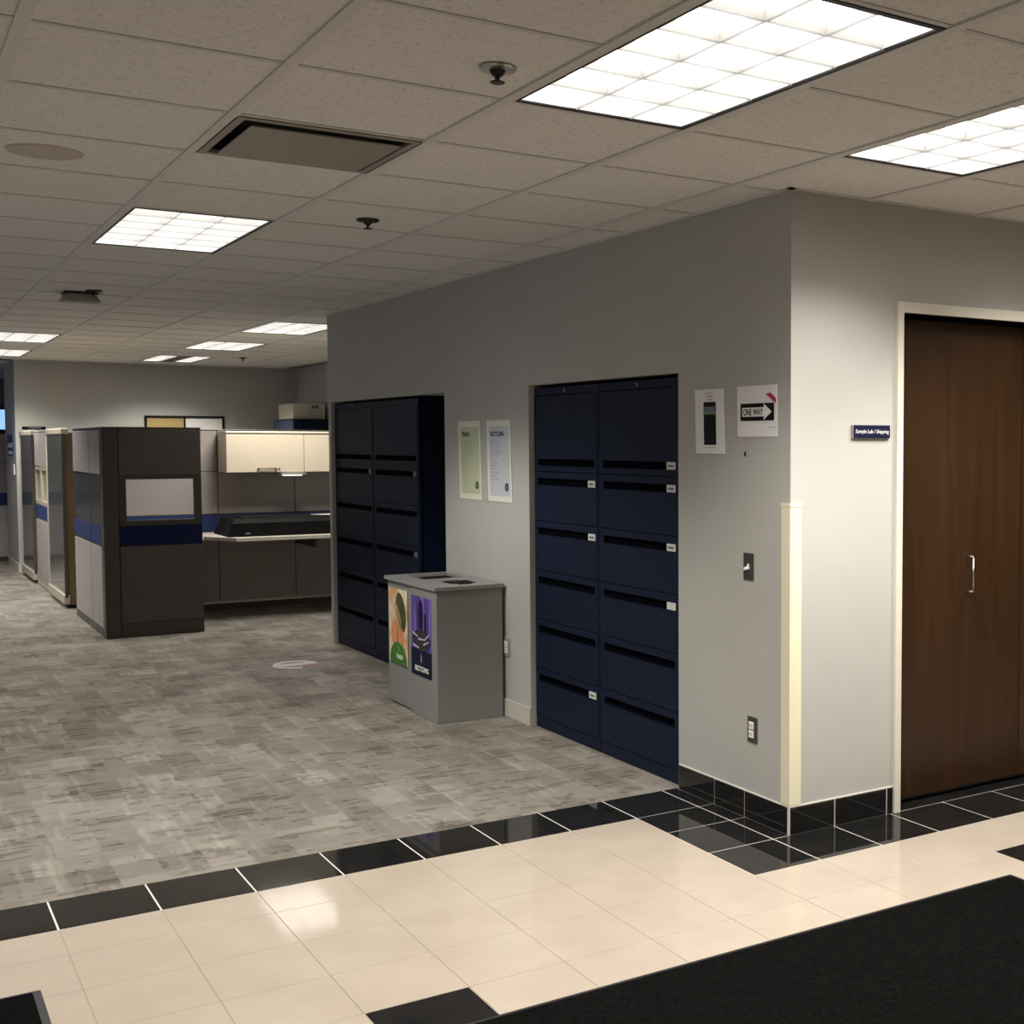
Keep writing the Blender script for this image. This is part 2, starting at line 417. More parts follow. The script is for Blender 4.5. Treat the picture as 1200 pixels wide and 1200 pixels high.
def troffer(r, j, label, strip, lampw=1.0):
    x0, x1, y0, y1 = gx(r+2)+.013, gx(r)-.013, gy(j)+.013, gy(j+1)-.013
    t = thing('ceiling_light', label, 'ceiling light', ((x0+x1)/2, (y0+y1)/2, H), 'recessed troffer lights in the ceiling grid')
    e = .018
    fr = MB().box(x0, x1, y0, y0+e, H, H+.085).box(x0, x1, y1-e, y1, H-.001, H+.085).box(x0, x0+e, y0+e, y1-e, H-.001, H+.085).box(x1-e, x1, y0+e, y1-e, H-.001, H+.085)
    part('frame', fr, HOUS, t, 'black reveal edge')
    part('lamp_panel', MB().box(x0+e, x1-e, y0+e, y1-e, H+.082, H+.088), LAMPM, t)
    lv = MB(); X0, X1, Y0, Y1 = x0+e, x1-e, y0+e, y1-e
    lv.box(X0, X0+.002, Y0, Y1, H+.003, H+.08).box(X1-.002, X1, Y0, Y1, H+.003, H+.08).box(X0, X1, Y0, Y0+.002, H+.003, H+.08).box(X0, X1, Y1-.002, Y1, H+.003, H+.08)
    for i in range(1, 3):
        y = Y0+(Y1-Y0)*i/3
        lv.prism([(X0, y-.006, H+.03), (X0, y+.006, H+.03), (X0, y, H+.002)], (X1-X0, 0, 0))
    for i in range(1, 6):
        x = X0+(X1-X0)*i/6
        lv.prism([(x-.007, Y0, H+.03), (x+.007, Y0, H+.03), (x, Y0, H+.002)], (0, Y1-Y0, 0))
    part('louvre', lv, LOUV, t)
    lp = MB()
    for i in range(1, 3):
        y = Y0+(Y1-Y0)*i/3; lp.box(X0, X1, y-.0012, y+.0012, H, H+.005)
    for i in range(1, 6):
        x = X0+(X1-X0)*i/6; lp.box(x-.0012, x+.0012, Y0, Y1, H, H+.005)
    part('louvre_edge', lp, LIP, t)
    if strip: part('lamp_cover', MB().box(X0, X1, Y0+.2, Y1-.2, H+.0, H+.004), FRAME, t, 'dark strip along the middle')
    la = bpy.data.lights.new('troffer_lamp', 'AREA'); la.shape = 'RECTANGLE'; la.size = X1-X0-.02; la.size_y = Y1-Y0-.02
    la.energy = LAMP_W*lampw; la.color = LAMP_COL
    # light distribution of a parabolic louvre: even below, cut off above LAMP_CUT from the vertical
    la.use_nodes = True; ns, ln = la.node_tree.nodes, la.node_tree.links
    em = next(q for q in ns if q.type == 'EMISSION'); ge = ns.new('ShaderNodeNewGeometry')
    dt = ns.new('ShaderNodeVectorMath'); dt.operation = 'DOT_PRODUCT'; ln.new(ge.outputs['Normal'], dt.inputs[0]); ln.new(ge.outputs['Incoming'], dt.inputs[1])
    ab = ns.new('ShaderNodeMath'); ab.operation = 'ABSOLUTE'; ln.new(dt.outputs['Value'], ab.inputs[0])
    mr = ns.new('ShaderNodeMapRange'); mr.interpolation_type = 'SMOOTHSTEP'; ln.new(ab.outputs[0], mr.inputs['Value'])
    mr.inputs['From Min'].default_value = math.cos(LAMP_CUT[1]); mr.inputs['From Max'].default_value = math.cos(LAMP_CUT[0])
    mr.inputs['To Min'].default_value = 0; mr.inputs['To Max'].default_value = 1
    dv = ns.new('ShaderNodeMath'); dv.operation = 'DIVIDE'; ln.new(mr.outputs['Result'], dv.inputs[0]); ln.new(ab.outputs[0], dv.inputs[1])
    ln.new(dv.outputs[0], em.inputs['Strength'])
    lo = bpy.data.objects.new('troffer_lamp', la); COL.objects.link(lo); lo.parent = t; lo.location = (0, 0, -.002)
for r, j, lab, st in lights: troffer(r, j, lab, st)

# supply air diffuser in the tile between rows 2 and 3
x0, x1, y0, y1 = gx(3)+.012, gx(2)-.012, gy(1)+.012, gy(2)-.012
t = thing('air_diffuser', 'square metal air diffuser with flat centre plate in the ceiling, above the near left light', 'vent', ((x0+x1)/2, (y0+y1)/2, H))
part('frame', MB().box(x0, x1, y0, y0+.03, H-.003, H+.01).box(x0, x1, y1-.03, y1, H-.003, H+.01).box(x0, x0+.03, y0+.03, y1-.03, H-.003, H+.01).box(x1-.03, x1, y0+.03, y1-.03, H-.003, H+.01), DIFF, t)
part('throat', MB().box(x0+.03, x1-.03, y0+.03, y1-.03, H+.07, H+.075).box(x0+.02, x0+.03, y0+.02, y1-.02, H+.01, H+.07).box(x1-.03, x1-.02, y0+.02, y1-.02, H+.01, H+.07).box(x0+.02, x1-.02, y0+.02, y0+.03, H+.01, H+.07).box(x0+.02, x1-.02, y1-.03, y1-.02, H+.01, H+.07), DARKMET, t)
part('centre_plate', MB().box(x0+.055, x1-.055, y0+.055, y1-.055, H-.015, H-.008, .003), DIFF, t)
for i, (sx, sy, lab) in enumerate([(.826, -1.587, 'pendent sprinkler head with chrome cup, left of the largest ceiling light'), (-1.646, -1.12, 'dark sprinkler head between the air diffuser and the grey wall top'),
                                   (-11.55, .67, 'tiny sprinkler head far back near the rear wall'), (-5.3, -1.72, 'sprinkler head just behind the small square ceiling box')]):
    t = thing('sprinkler_head', lab, 'sprinkler', (sx, sy, H-.05), 'ceiling sprinkler heads')
    part('escutcheon', MB().cyl((sx, sy, H+.0), (sx, sy, H-.006), .05, .046, 28), SILVER if i == 0 else METD, t)
    part('body', MB().cyl((sx, sy, H-.006), (sx, sy, H-.02), .022, .014, 14).cyl((sx, sy, H-.02), (sx, sy, H-.034), .005, .004, 10).tube([(sx-.014, sy, H-.018), (sx-.01, sy, H-.03), (sx, sy, H-.036), (sx+.01, sy, H-.03), (sx+.014, sy, H-.018)], .0025, 8), METD, t)
    part('deflector', MB().cyl((sx, sy, H-.036), (sx, sy, H-.039), .02, .018, 20), METD, t)
t = thing('ceiling_box', 'small square grey box hanging under the ceiling at the left, beyond the near light', 'sensor', (-5.5, -1.78, H-.07))
part('body', MB().prism([(-5.56, -1.86, H), (-5.56, -1.70, H), (-5.56, -1.66, H-.06), (-5.56, -1.90, H-.06)], (.14, 0, 0)), DIFF, t)
part('mount', MB().box(-5.58, -5.4, -1.88, -1.68, H-.012, H), METD, t)
single('ceiling_speaker', MB().cyl((-.98, -2.45, H+.004), (-.98, -2.45, H-.002), .12, .115, 40), mat('speaker_grille', (.5, .455, .40), .8), 'flat round speaker grille flush in a ceiling tile at the upper left', 'speaker')

# ------------------------------------------------------------------ door with frame
fr = MB()
def fbox(*a): fr.box(*a, .002)
fbox(-.1, .018, .5415, DY0, 0, DZ+.045); fbox(-.1, .018, DY0, DY1, DZ, DZ+.045); fbox(-.1, .018, DY1, DY1+.045, 0, DZ+.045)
struct('trim_1', fr, TRIM)
YM = 1.385
d1 = struct('door_1', MB().box(-.115, -.075, DY0+.004, YM-.002, .022, DZ-.014, .0015), WOOD)
d2 = struct('door_2', MB().box(-.115, -.075, YM+.002, DY1-.004, .022, DZ-.014, .0015), WOOD)
struct('trim_2', MB().box(-.12, -.004, DY0, DY1, -.01, .0), TILE_K)
for d, y in ((d1, 1.045), (d2, 1.72)):
    part('door_handle', MB().tube([(-.075, y, .905), (-.043, y, .905), (-.038, y, .912), (-.038, y, 1.055), (-.043, y, 1.062), (-.075, y, 1.062)], .0042, 10), SILVER, d, smooth=True)
part('door_pin', MB().box(-.08, -.07, DY0+.004, DY0+.05, DZ-.033, DZ-.027), SILVER, d1)
struct('wall_closet', MB().box(-.16, -.125, DY0-.2, DY1+.2, 0, H), DARKV)

# corner guard
t = thing('corner_guard', 'cream vinyl corner guard on the outside wall corner above the black base', 'corner guard', (0, 0, .118))
part('cover', MB().prism([(.006, -.006, .118), (.006, .052, .118), (0, .052, .118), (0, 0, .118), (-.052, 0, .118), (-.052, -.006, .118)], (0, 0, 1.197)), CREAMP, t)
part('end_cap', MB().prism([(.008, -.008, 1.315), (.008, .054, 1.315), (0, .054, 1.315), (0, 0, 1.315), (-.054, 0, 1.315), (-.054, -.008, 1.315)], (0, 0, .012)), CREAMP, t)

# ------------------------------------------------------------------ wall fittings
t = thing('light_switch', 'metal toggle switch plate on the grey wall right of the navy cabinets', 'switch', (-.284, 0, 1.0))
part('plate', MB().box(-.319, -.249, -.006, 0, 1.0, 1.112, .002), PLATE, t)
part('toggle', MB().prism([(-.289, -.004, 1.045), (-.277, -.004, 1.045), (-.277, -.004, 1.068), (-.289, -.004, 1.068)], (0, -.004, 0)).prism([(-.288, -.006, 1.049), (-.278, -.006, 1.049), (-.278, -.006, 1.059), (-.288, -.006, 1.059)], (0, -.02, -.006)), WHITE, t, 'white toggle')
def outlet(x, z, w, label, pm):
    t = thing('wall_outlet', label, 'outlet', (x, 0, z), 'electrical outlets on the long grey wall')
    part('plate', MB().box(x-w/2, x+w/2, -.006, 0, z, z+.108, .002), pm, t)
    part('receptacle', MB().box(x-w*.3, x+w*.22, -.01, -.005, z+.02, z+.052, .003).box(x-w*.3, x+w*.22, -.01, -.005, z+.056, z+.088, .003), WHITE, t, 'white twin receptacle')
    for zz in (z+.036, z+.072):
        part('slot', MB().box(x-w*.17, x-w*.14, -.0108, -.009, zz-.006, zz+.006), BLACK, t)
        part('slot', MB().box(x+.0, x+.002, -.0108, -.009, zz-.006, zz+.006), BLACK, t)
outlet(-.255, .325, .066, 'twin outlet in a dark steel plate low on the wall beside the corner', PLATE)
outlet(-2.705, .345, .085, 'grey outlet plate low on the wall close to the recycling bin', mat('outlet_grey', (.3, .29, .26), .5))

# framed notice
t = thing('framed_notice', 'white sheet with a dark tall photo, left of the one way sheet', 'notice', (-.577, 0, 1.52))
part('sheet', MB().prism([(-.697, -.001, 1.797), (-.475, -.001, 1.797), (-.462, -.001, 1.52), (-.686, -.001, 1.52)], (0, -.003, 0)), WHITE, t)
part('photo', MB().prism([(-.625, -.0042, 1.742), (-.53, -.0042, 1.742), (-.525, -.0042, 1.558), (-.62, -.0042, 1.558)], (0, -.0008, 0)), mottled('phone_photo', (.003, .004, .006), (.009, .010, .014), 12, .7, spec=.2), t)
part('photo_strip', rectA(MB(), -.0055, -.617, -.535, 1.700, 1.722), mat('grey_blue_print', (.13, .16, .19), .6), t)
part('photo_strip', rectA(MB(), -.0055, -.617, -.533, 1.688, 1.70), mat('green_print', (.17, .23, .11), .6), t)
lt = MB(); 
for k, (a, c) in enumerate(((-.61, -.56), (-.605, -.55), (-.6, -.553))): rectA(lt, -.0045, a, c, 1.778-k*.013, 1.781-k*.013)
part('heading', lt, mat('grey_ink', (.2, .2, .2), .6), t)
part('caption', rectA(MB(), -.0045, -.615, -.53, 1.545, 1.548), mat('caption_ink', (.4, .4, .4), .6), t)

# one way sheet
t = thing('one_way_sheet', 'white paper with black ONE WAY arrow taped near the wall corner', 'sign', (-.23, 0, 1.592))
part('sheet', MB().prism([(-.37, -.001, 1.80), (-.09, -.001, 1.80), (-.085, -.001, 1.592), (-.366, -.001, 1.592)], (0, -.002, 0)), WHITE, t)
part('arrow_panel', MB().box(-.343, -.107, -.0045, -.003, 1.657, 1.728, .0007), BLACK, t)
part('arrow', MB().prism([(u, -.0046, w) for u, w in ((-.329, 1.674), (-.176, 1.674), (-.176, 1.66), (-.122, 1.6925), (-.176, 1.725), (-.176, 1.711), (-.329, 1.711))], (0, -.0008, 0)), WHITE, t, 'white arrow')
part('lettering', text(MB(), 'ONE WAY', 'A', -.0058, -.320, -.182, 1.679, 1.706, bold=.012), BLACK, t)
part('corner_flash', polyA(MB(), -.0035, [(-.165, 1.765), (-.13, 1.768), (-.094, 1.745), (-.093, 1.729), (-.1, 1.728)]), mat('crimson_ink', (.38, .02, .05), .5), t, 'crimson corner flash')
part('caption', rectA(MB(), -.0035, -.145, -.092, 1.629, 1.6315), mat('pale_ink', (.42, .42, .42), .6), t)

# room sign
t = thing('room_sign', 'small navy plaque reading Sample Lab / Shipping beside the wooden door', 'sign', (0, .4, 1.583))
part('backing', MB().box(.0, .012, .305, .505, 1.583, 1.642, .004), mat('sign_edge', (.25, .24, .22), .4), t)
part('face', MB().box(.012, .016, .309, .503, 1.588, 1.640, .0015), mat('sign_navy', (.006, .007, .035), .5, spec=.3), t)
part('lettering', text(MB(), 'Sample Lab / Shipping', 'B', .0166, .318, .494, 1.602, 1.622, bold=.0), WHITE, t)

# two long posters
def poster(x0, x1, label, title, face, tw, inkd, dark):
    t = thing('recycling_poster', label, 'poster', ((x0+x1)/2, 0, 1.228), 'tall posters above the bin')
    part('sheet', MB().prism([(x0, -.001, 1.697), (x1-.022, -.001, 1.697), (x1, -.001, 1.228), (x0+.02, -.001, 1.228)], (0, -.003, 0)), mat('poster_border', (.74, .76, .65), .5), t)
    part('print', MB().prism([(x0+.035, -.0042, 1.66), (x1-.045, -.0042, 1.66), (x1-.025, -.0042, 1.262), (x0+.05, -.0042, 1.262)], (0, -.0006, 0)), face, t)
    part('title', text(MB(), title, 'A', -.0055, x0+.06, x0+.06+tw, 1.605, 1.632, bold=.012), dark, t)
    ln = MB(); rr = random.Random(3)
    for z in (1.578, 1.562, 1.546, 1.52, 1.506, 1.492, 1.462, 1.447, 1.436, 1.417, 1.398, 1.379, 1.357):
        rectA(ln, -.0052, x0+.06, x0+.06+rr.uniform(.1, .2)*(1 if z > 1.48 else .6), z-.0015, z+.0015)
    part('body_text', ln, inkd, t)
    part('seal', MB().cyl((x1-.07, -.0045, 1.315), (x1-.07, -.006, 1.315), .024, seg=24), dark, t)
    part('seal_mark', rectA(MB(), -.0065, x1-.074, x1-.066, 1.305, 1.325), inkd, t)
poster(-3.391, -3.035, 'pale green poster titled TRASH on the wall above the bin, left of the pair', 'TRASH', mottled('green_poster', (.50, .54, .35), (.56, .60, .42), 5, .4), .115, mat('olive_ink', (.36, .40, .25), .6), mat('olive_dark', (.05, .065, .04), .6))
poster(-2.962, -2.61, 'pale blue grey poster titled RECYCLING on the wall, right of the pair', 'RECYCLING', mottled('blue_poster', (.50, .53, .57), (.57, .59, .64), 5, .4), .19, mat('slate_ink', (.3, .32, .36), .6), mat('slate_dark', (.02, .025, .04), .6))

# ------------------------------------------------------------------ filing cabinets
def cabinet(x0, x1, y0, label, group, tags, tagmat, tagw=.075):
    """navy lateral file: flip door over five drawers; front face at y0; tags: {row: kind}"""
    t = thing('filing_cabinet', label, 'filing cabinet', ((x0+x1)/2, y0+.23, 0), group)
    z_top = 1.862; y1 = y0+.45
    part('carcass', MB().box(x0+.002, x1-.002, y0+.02, y1, .0, z_top, .002).box(x0+.002, x1-.002, y0+.004, y0+.03, 1.822, z_top, .002).box(x0+.002, x1-.002, y0+.004, y0+.03, 0, .062, .002)
         .box(x0+.002, x0+.016, y0+.003, y0+.03, .06, 1.83).box(x1-.016, x1-.002, y0+.003, y0+.03, .06, 1.83), NAVY, t)
    part('lock', MB().cyl(((x0+x1)/2, y0+.006, 1.842), ((x0+x1)/2, y0-.004, 1.842), .009, seg=14), GREYTAG, t)
    zs = [(1.414, 1.818)] + [(1.41-.2695*(k+1)+.004, 1.41-.2695*k) for k in range(5)]
    for k, (a, c) in enumerate(zs):
        X0, X1 = x0+.018, x1-.018
        s0, s1 = X0+.03, X1-.03
        h1, h0 = (a+.066, a+.03) if k == 0 else (c-.034, c-.070)
        m = MB(); Y = y0; Yb = y0+.02
        m.box(X0, X1, Y, Yb, h1, c, .0015).box(X0, X1, Y, Yb, a, h0, .0015).box(X0, s0, Y, Yb, h0-.001, h1+.001).box(s1, X1, Y, Yb, h0-.001, h1+.001)
        dr = part('flip_door' if k == 0 else 'drawer', m, NAVY, t)
        part('handle', MB().box(s0, s1, Yb-.002, Yb, h0, h1).prism([(s0, Y+.002, h0), (s0, Y-.002, h0), (s0, Y-.002, h0+.003), (s0, Y+.002, h0+.005)], (s1-s0, 0, 0)), NAVY_SHADE, dr, 'recessed pull with its shade painted in')
        if k in tags:
            zc = (h0+h1)/2
            part('label_holder', MB().box(s1-tagw+.01, s1+.01, Y-.003, Y+.001, zc-.017, zc+.017, .0008), tagmat, dr, 'pale label')
            if tags[k] == 1:
                part('label_mark', rectA(MB(), Y-.0034, s1-tagw+.022, s1-.004, zc-.005, zc+.004, .0003), MARK, dr)
    return t
MARK = mat('label_ink', (.12, .12, .12), .6)
TAGW = mat('tag_white', (.62, .62, .58), .6)
gR = 'navy filing cabinets in the right wall recess'; gL = 'navy filing cabinets in the left wall recess'
cabinet(-2.385, -1.637, .025, 'navy filing cabinet, left one in the recess by the wall corner, three white labels', gR, {1: 1, 2: 1, 5: 1}, TAGW)
cabinet(-1.637, -.866, .025, 'navy filing cabinet nearest the wall corner, four white labels down its right', gR, {0: 1, 1: 1, 2: 1, 3: 0}, TAGW)
cabinet(-5.965, -5.06, .025, 'navy filing cabinet at the far end of the long wall beside the cubicle desk', gL, {1: 0}, GREYTAG, .06)
cabinet(-5.06, -4.15, .025, 'navy filing cabinet half hidden behind the grey recycling bin', gL, {1: 0, 3: 0}, GREYTAG, .06)

# ------------------------------------------------------------------ bin
bx0, bx1, by0, by1, bh = -3.53, -2.722, -.412, -.02, .745
t = thing('recycling_bin', 'grey steel twin waste and recycling bin standing against the long grey wall', 'bin', ((bx0+bx1)/2, (by0+by1)/2, 0))
xm = (bx0+bx1)/2+.0
part('body', MB().box(bx0, xm-.0015, by0+.006, by1, .012, bh, .003).box(xm+.0015, bx1, by0, by1, 0, bh, .003).box(bx0+.01, bx1-.01, by0+.02, by1-.01, 0, .02), LGREY, t)
def lid(x0, x1, hole, m):
    # a lid plate with a rectangular opening
    a, c, e, f = hole; y0, y1 = by0-.012, by1+.005
    mb = MB().box(x0, a, y0, y1, bh, bh+.02).box(c, x1, y0, y1, bh, bh+.02).box(a, c, y0, e, bh, bh+.02).box(a, c, f, y1, bh, bh+.02)
    return part('lid', mb, m, t)
hL = (bx0+.06, xm-.05, -.31, -.06); hR = (xm+.07, bx1-.08, -.245, -.15)
l1 = lid(bx0-.012, xm-.001, hL, LGREY2); l2 = lid(xm+.001, bx1+.012, hR, LGREY2)
part('opening', MB().box(hL[0], hL[1], hL[2], hL[3], bh+.0005, bh+.004), BLACK, l1, 'black slot for trash')
part('opening', MB().box(hR[0], hR[1], hR[2], hR[3], bh+.0005, bh+.004).box(hR[0]+.05, hR[1]-.05, hR[2]-.03, hR[3]+.03, bh+.0203, bh+.0208), BLACK, l2, 'black opening for bottles and paper')
Y = by0-.0012
P1 = (bx0+.035, bx0+.345, .255, .70); P2 = (bx0+.415, bx0+.73, .235, .69)
ps = part('poster', rectA(MB(), Y+.002, P1[0], P1[1], P1[2], P1[3], .0012), mottled('food_photo', (.66, .34, .14), (.84, .76, .62), 9, .6, sc=(1.5, 1, 1.2)), t, 'poster with food photo above a green TRASH arch')
cx = (P1[0]+P1[1])/2
y2 = Y-.0003
part('bowl', polyA(MB(), y2, ell(cx+.05, .565, .078, .12, tilt=22)), mottled('dark_olive_print', (.035, .035, .012), (.09, .085, .03), 20, .5), ps)
part('rind', polyA(MB(), y2-.0008, ell(cx+.0, .535, .034, .10, tilt=34)), mat('sand_print', (.55, .38, .18), .5), ps)
part('rind_stripe', polyA(MB(), y2-.0016, ell(cx+.025, .52, .009, .075, tilt=32)), mat('brown_print', (.16, .07, .015), .5), ps)
part('slices', polyA(MB(), y2, ell(cx-.02, .43, .092, .085)).prism([(cx+.02, y2, .36), (cx+.08, y2, .36), (cx+.085, y2, .47), (cx+.02, y2, .49)], (0, -.0011, 0)), mottled('salmon_print', (.62, .20, .06), (.78, .34, .14), 25, .5), ps)
part('slice_gap', rectA(MB(), y2-.0016, cx-.005, cx+.003, .36, .50, .0004), mat('rust_print', (.2, .04, .01), .5), ps)
ar = [(P1[0]+.025, .256), (P1[1]-.012, .256)]+[(u, max(w, .256)) for u, w in ell(cx+.005, .275, .137, .11, 0, 180, 16)]
part('green_arch', polyA(MB(), y2-.0018, ar), mat('green_sign', (.045, .19, .02), .5), ps)
part('lettering', text(MB(), 'TRASH', 'A', y2-.0035, cx-.03, cx+.085, .285, .312, bold=.015), WHITE, ps)
part('apple_icon', MB().box(cx+.01, cx+.022, y2-.0036, y2-.003, .325, .36), mat('pale_green_print', (.2, .4, .15), .5), ps)
pm = mat('violet_photo', (.1, .05, .3), .35); n, l, b = nt(pm); v = coords(pm, (9, 1, .8)); xx = noise(pm, v, 3, 3)
l.new(ramp(pm, xx.outputs['Fac'], [(.3, (.02, .012, .09)), (.5, (.09, .04, .30)), (.72, (.28, .17, .62))]), b.inputs['Base Color'])
ps = part('poster', rectA(MB(), Y+.002, P2[0], P2[1], P2[2], P2[3], .0012), pm, t, 'poster with violet photo above a navy RECYCLING panel')
c2 = (P2[0]+P2[1])/2
NV = mat('midnight_print', (.008, .008, .026), .6, spec=.2)
part('dark_shape', polyA(MB(), y2, ell(c2-.005, .585, .035, .09)).box(c2+.05, c2+.075, y2-.001, y2, .45, .6), mat('plum_shadow', (.012, .008, .035), .6, spec=.2), ps)
part('crushed_can', polyA(MB(), y2-.0012, ell(c2, .44, .14, .06)), mottled('black_print', (.004, .004, .008), (.05, .045, .06), 60, .6), ps)
st = MB()
for (a, e, c, f) in ((-.13, .47, -.05, .455), (-.04, .44, .06, .447), (.05, .44, .13, .485), (-.12, .40, -.03, .392), (.04, .415, .12, .44)):
    st.prism([(c2+a, y2-.0024, e), (c2+c, y2-.0024, f), (c2+c, y2-.0024, f+.008), (c2+a, y2-.0024, e+.012)], (0, -.0006, 0))
part('highlight', st, mat('silver_print', (.5, .5, .6), .4), ps)
part('navy_panel', rectA(MB(), y2-.001, P2[0]+.0, P2[1]-.0, P2[2]+.0, .385, .0008), NV, ps)
part('lettering', text(MB(), 'RECYCLING', 'A', y2-.0028, c2-.095, c2+.115, .262, .292, bold=.018), WHITE, ps)
part('bottle_icon', rectA(MB(), y2-.0024, c2-.006, c2+.012, .315, .35).box(c2-.002, c2+.008, y2-.003, y2-.0024, .35, .365), mat('pale_blue_print', (.25, .28, .4), .5), ps)

# ------------------------------------------------------------------ mats and floor sticker
t = thing('entrance_mat', 'large black entrance mat on the cream tiles, lower right', 'mat', (2.2, -1.0, 0), 'black floor mats')
part('border', MB().box(.84, 3.7, -2.45, .372, 0, .007, .003), RUB, t)
part('pile', MB().box(.862, 3.68, -2.43, .35, .006, .012, .002), MAT_K, t)
t = thing('entrance_mat', 'corner of a second black mat at the lower left', 'mat', (.6, -3.2, 0), 'black floor mats')
part('border', MB().box(-.055, 1.4, -4.0, -2.62, 0, .007, .003), RUB, t)
part('pile', MB().box(-.033, 1.38, -3.98, -2.642, .006, .012, .002), MAT_K, t)
t = thing('floor_sticker', 'round white and dark red sticker stuck on the carpet before the navy cabinets', 'sticker', (-5.13, -.53, 0))
sx, sy = -5.13, -.53
part('disc', MB().prism([(sx+.17*math.cos(a*math.pi/18), sy+.15*math.sin(a*math.pi/18), .0005) for a in range(36)], (0, 0, .001)), mat('sticker_white', (.42, .38, .36), .6), t)
part('print', MB().prism([(sx+.125*math.cos(a*math.pi/18), sy+.105*math.sin(a*math.pi/18), .0015) for a in range(36)], (0, 0, .0006)), mat('sticker_brown', (.17, .12, .11), .6), t)
part('band', MB().box(sx-.05, sx+.05, sy-.12, sy+.1, .002, .0026), mat('sticker_white_band', (.38, .34, .32), .6), t)
part('red_segment', MB().prism([(sx+.165*math.cos(math.radians(a)), sy+.145*math.sin(math.radians(a)), .0022) for a in range(0, 81, 8)]+[(sx+.05, sy+.04, .0022)], (0, 0, .0006)), mat('sticker_red', (.16, .035, .035), .6), t)

# ------------------------------------------------------------------ cubicles
def partition(label, axis, d, a0, a1, rows, cuts, group='office cubicle partitions', th=.06, face=1, fr=FRAME, both=True, post0=True, name='cubicle_partition', z1=1.69, top=None, fab=None, kick=.055):
    """axis 'x': panel in plane x=d (runs along y), 'y': plane y=d (runs along x). face: sign of the visible side. d is the visible face."""
    dd = d-face*th/2
    def B(mb, u0, u1, w0, w1, z0, z1, bev=0):
        lo, hi = dd+min(w0*face, w1*face), dd+max(w0*face, w1*face)
        return mb.box(lo, hi, u0, u1, z0, z1, bev) if axis == 'x' else mb.box(u0, u1, lo, hi, z0, z1, bev)
    loc = (dd, (a0+a1)/2, 0) if axis == 'x' else ((a0+a1)/2, dd, 0)
    t = thing(name, label, 'partition', loc, group)
    f = MB(); e = [a0]+cuts+[a1]
    B(f, a0, a1, -.022, .022, 0, .05); B(f, a0, a1, -th/2, th/2, z1-.012, z1, .003)
    for u in e:
        lo, hi = max(a0, u-.02), min(a1, u+.02)
        B(f, lo, hi, -.022, .022, .05, z1-.01)
    for z0, zz, k in rows:
        B(f, a0, a1, -.022, .022, zz-.012, zz+.008)
    part('frame', f, fr, t)
    B2 = MB(); B(B2, a0+.01, a1-.01, -th/2-.002, th/2+.002, .008, kick, .002)
    part('kick_rail', B2, fr, t)
    for i in range(len(e)-1):
        gp = .012 if axis == 'y' else .004
        u0, u1 = e[i]+gp, e[i+1]-gp
        for z0, zz, k in rows:
            if k == 'glass':
                g = MB()
                B(g, u0, u0+.05, -th/2, th/2, z0, zz); B(g, u1-.05, u1, -th/2, th/2, z0, zz); B(g, u0+.05, u1-.05, -th/2, th/2, z0, z0+.04); B(g, u0+.05, u1-.05, -th/2, th/2, zz-.03, zz)
                gf = part('glazing_frame', g, fr, t)
                g = MB(); B(g, u0+.05, u1-.05, -.003, .003, z0+.04, zz-.03); part('pane', g, GLASS, gf, 'clear pane')
            else:
                m = {'tile': fab or FAB, 'navy': FAB_N_SHADE if fab else FAB_N, 'gloss': GLOSS, 'dark': TINT, 'olive': OLIVE}[k]
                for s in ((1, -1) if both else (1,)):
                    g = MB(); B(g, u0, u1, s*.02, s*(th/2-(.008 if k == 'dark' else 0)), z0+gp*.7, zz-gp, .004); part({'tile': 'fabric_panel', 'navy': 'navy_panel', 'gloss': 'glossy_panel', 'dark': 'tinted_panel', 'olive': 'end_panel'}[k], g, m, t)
    return t
R4 = [(.055, .735, 'tile'), (.735, .90, 'navy'), (.90, 1.30, 'glass'), (1.30, 1.68, 'tile')]
R4D = [(.055, .735, 'tile'), (.735, .90, 'navy'), (.90, 1.30, 'dark'), (1.30, 1.68, 'tile')]
R4S = [(.055, .735, 'tile'), (.735, .90, 'navy'), (.90, 1.30, 'tile'), (1.30, 1.68, 'tile')]
# near cubicle: end panel, corner post, side panel
partition('taupe partition, darkened with painted shade, facing the camera with a clear window, nearest cubicle', 'x', -7.17, -1.325, -.705, [(.115, .735, 'tile')]+R4[1:], [], fab=FAB_SHADE, kick=.11)
partition('side partition of the nearest cubicle, two light taupe bays along the aisle', 'y', -1.435, -8.9, -7.3, R4D, [-7.92], face=-1)
single('partition_post', MB().box(-7.295, -7.165, -1.44, -1.33, 0, 1.69, .006), FRAME, 'dark square corner post of the nearest cubicle', 'post')
# workstation back panel
partition('long partition behind the desk, lit taupe at its left end', 'x', -8.6, -1.36, 1.78, R4S, [-.27, .43, 1.13], th=.05)
single('base_strip', MB().box(-8.6, -8.565, -1.2, .98, .058, .078), DESK, 'thin pale strip along the foot of the partition under the desk', 'trim')
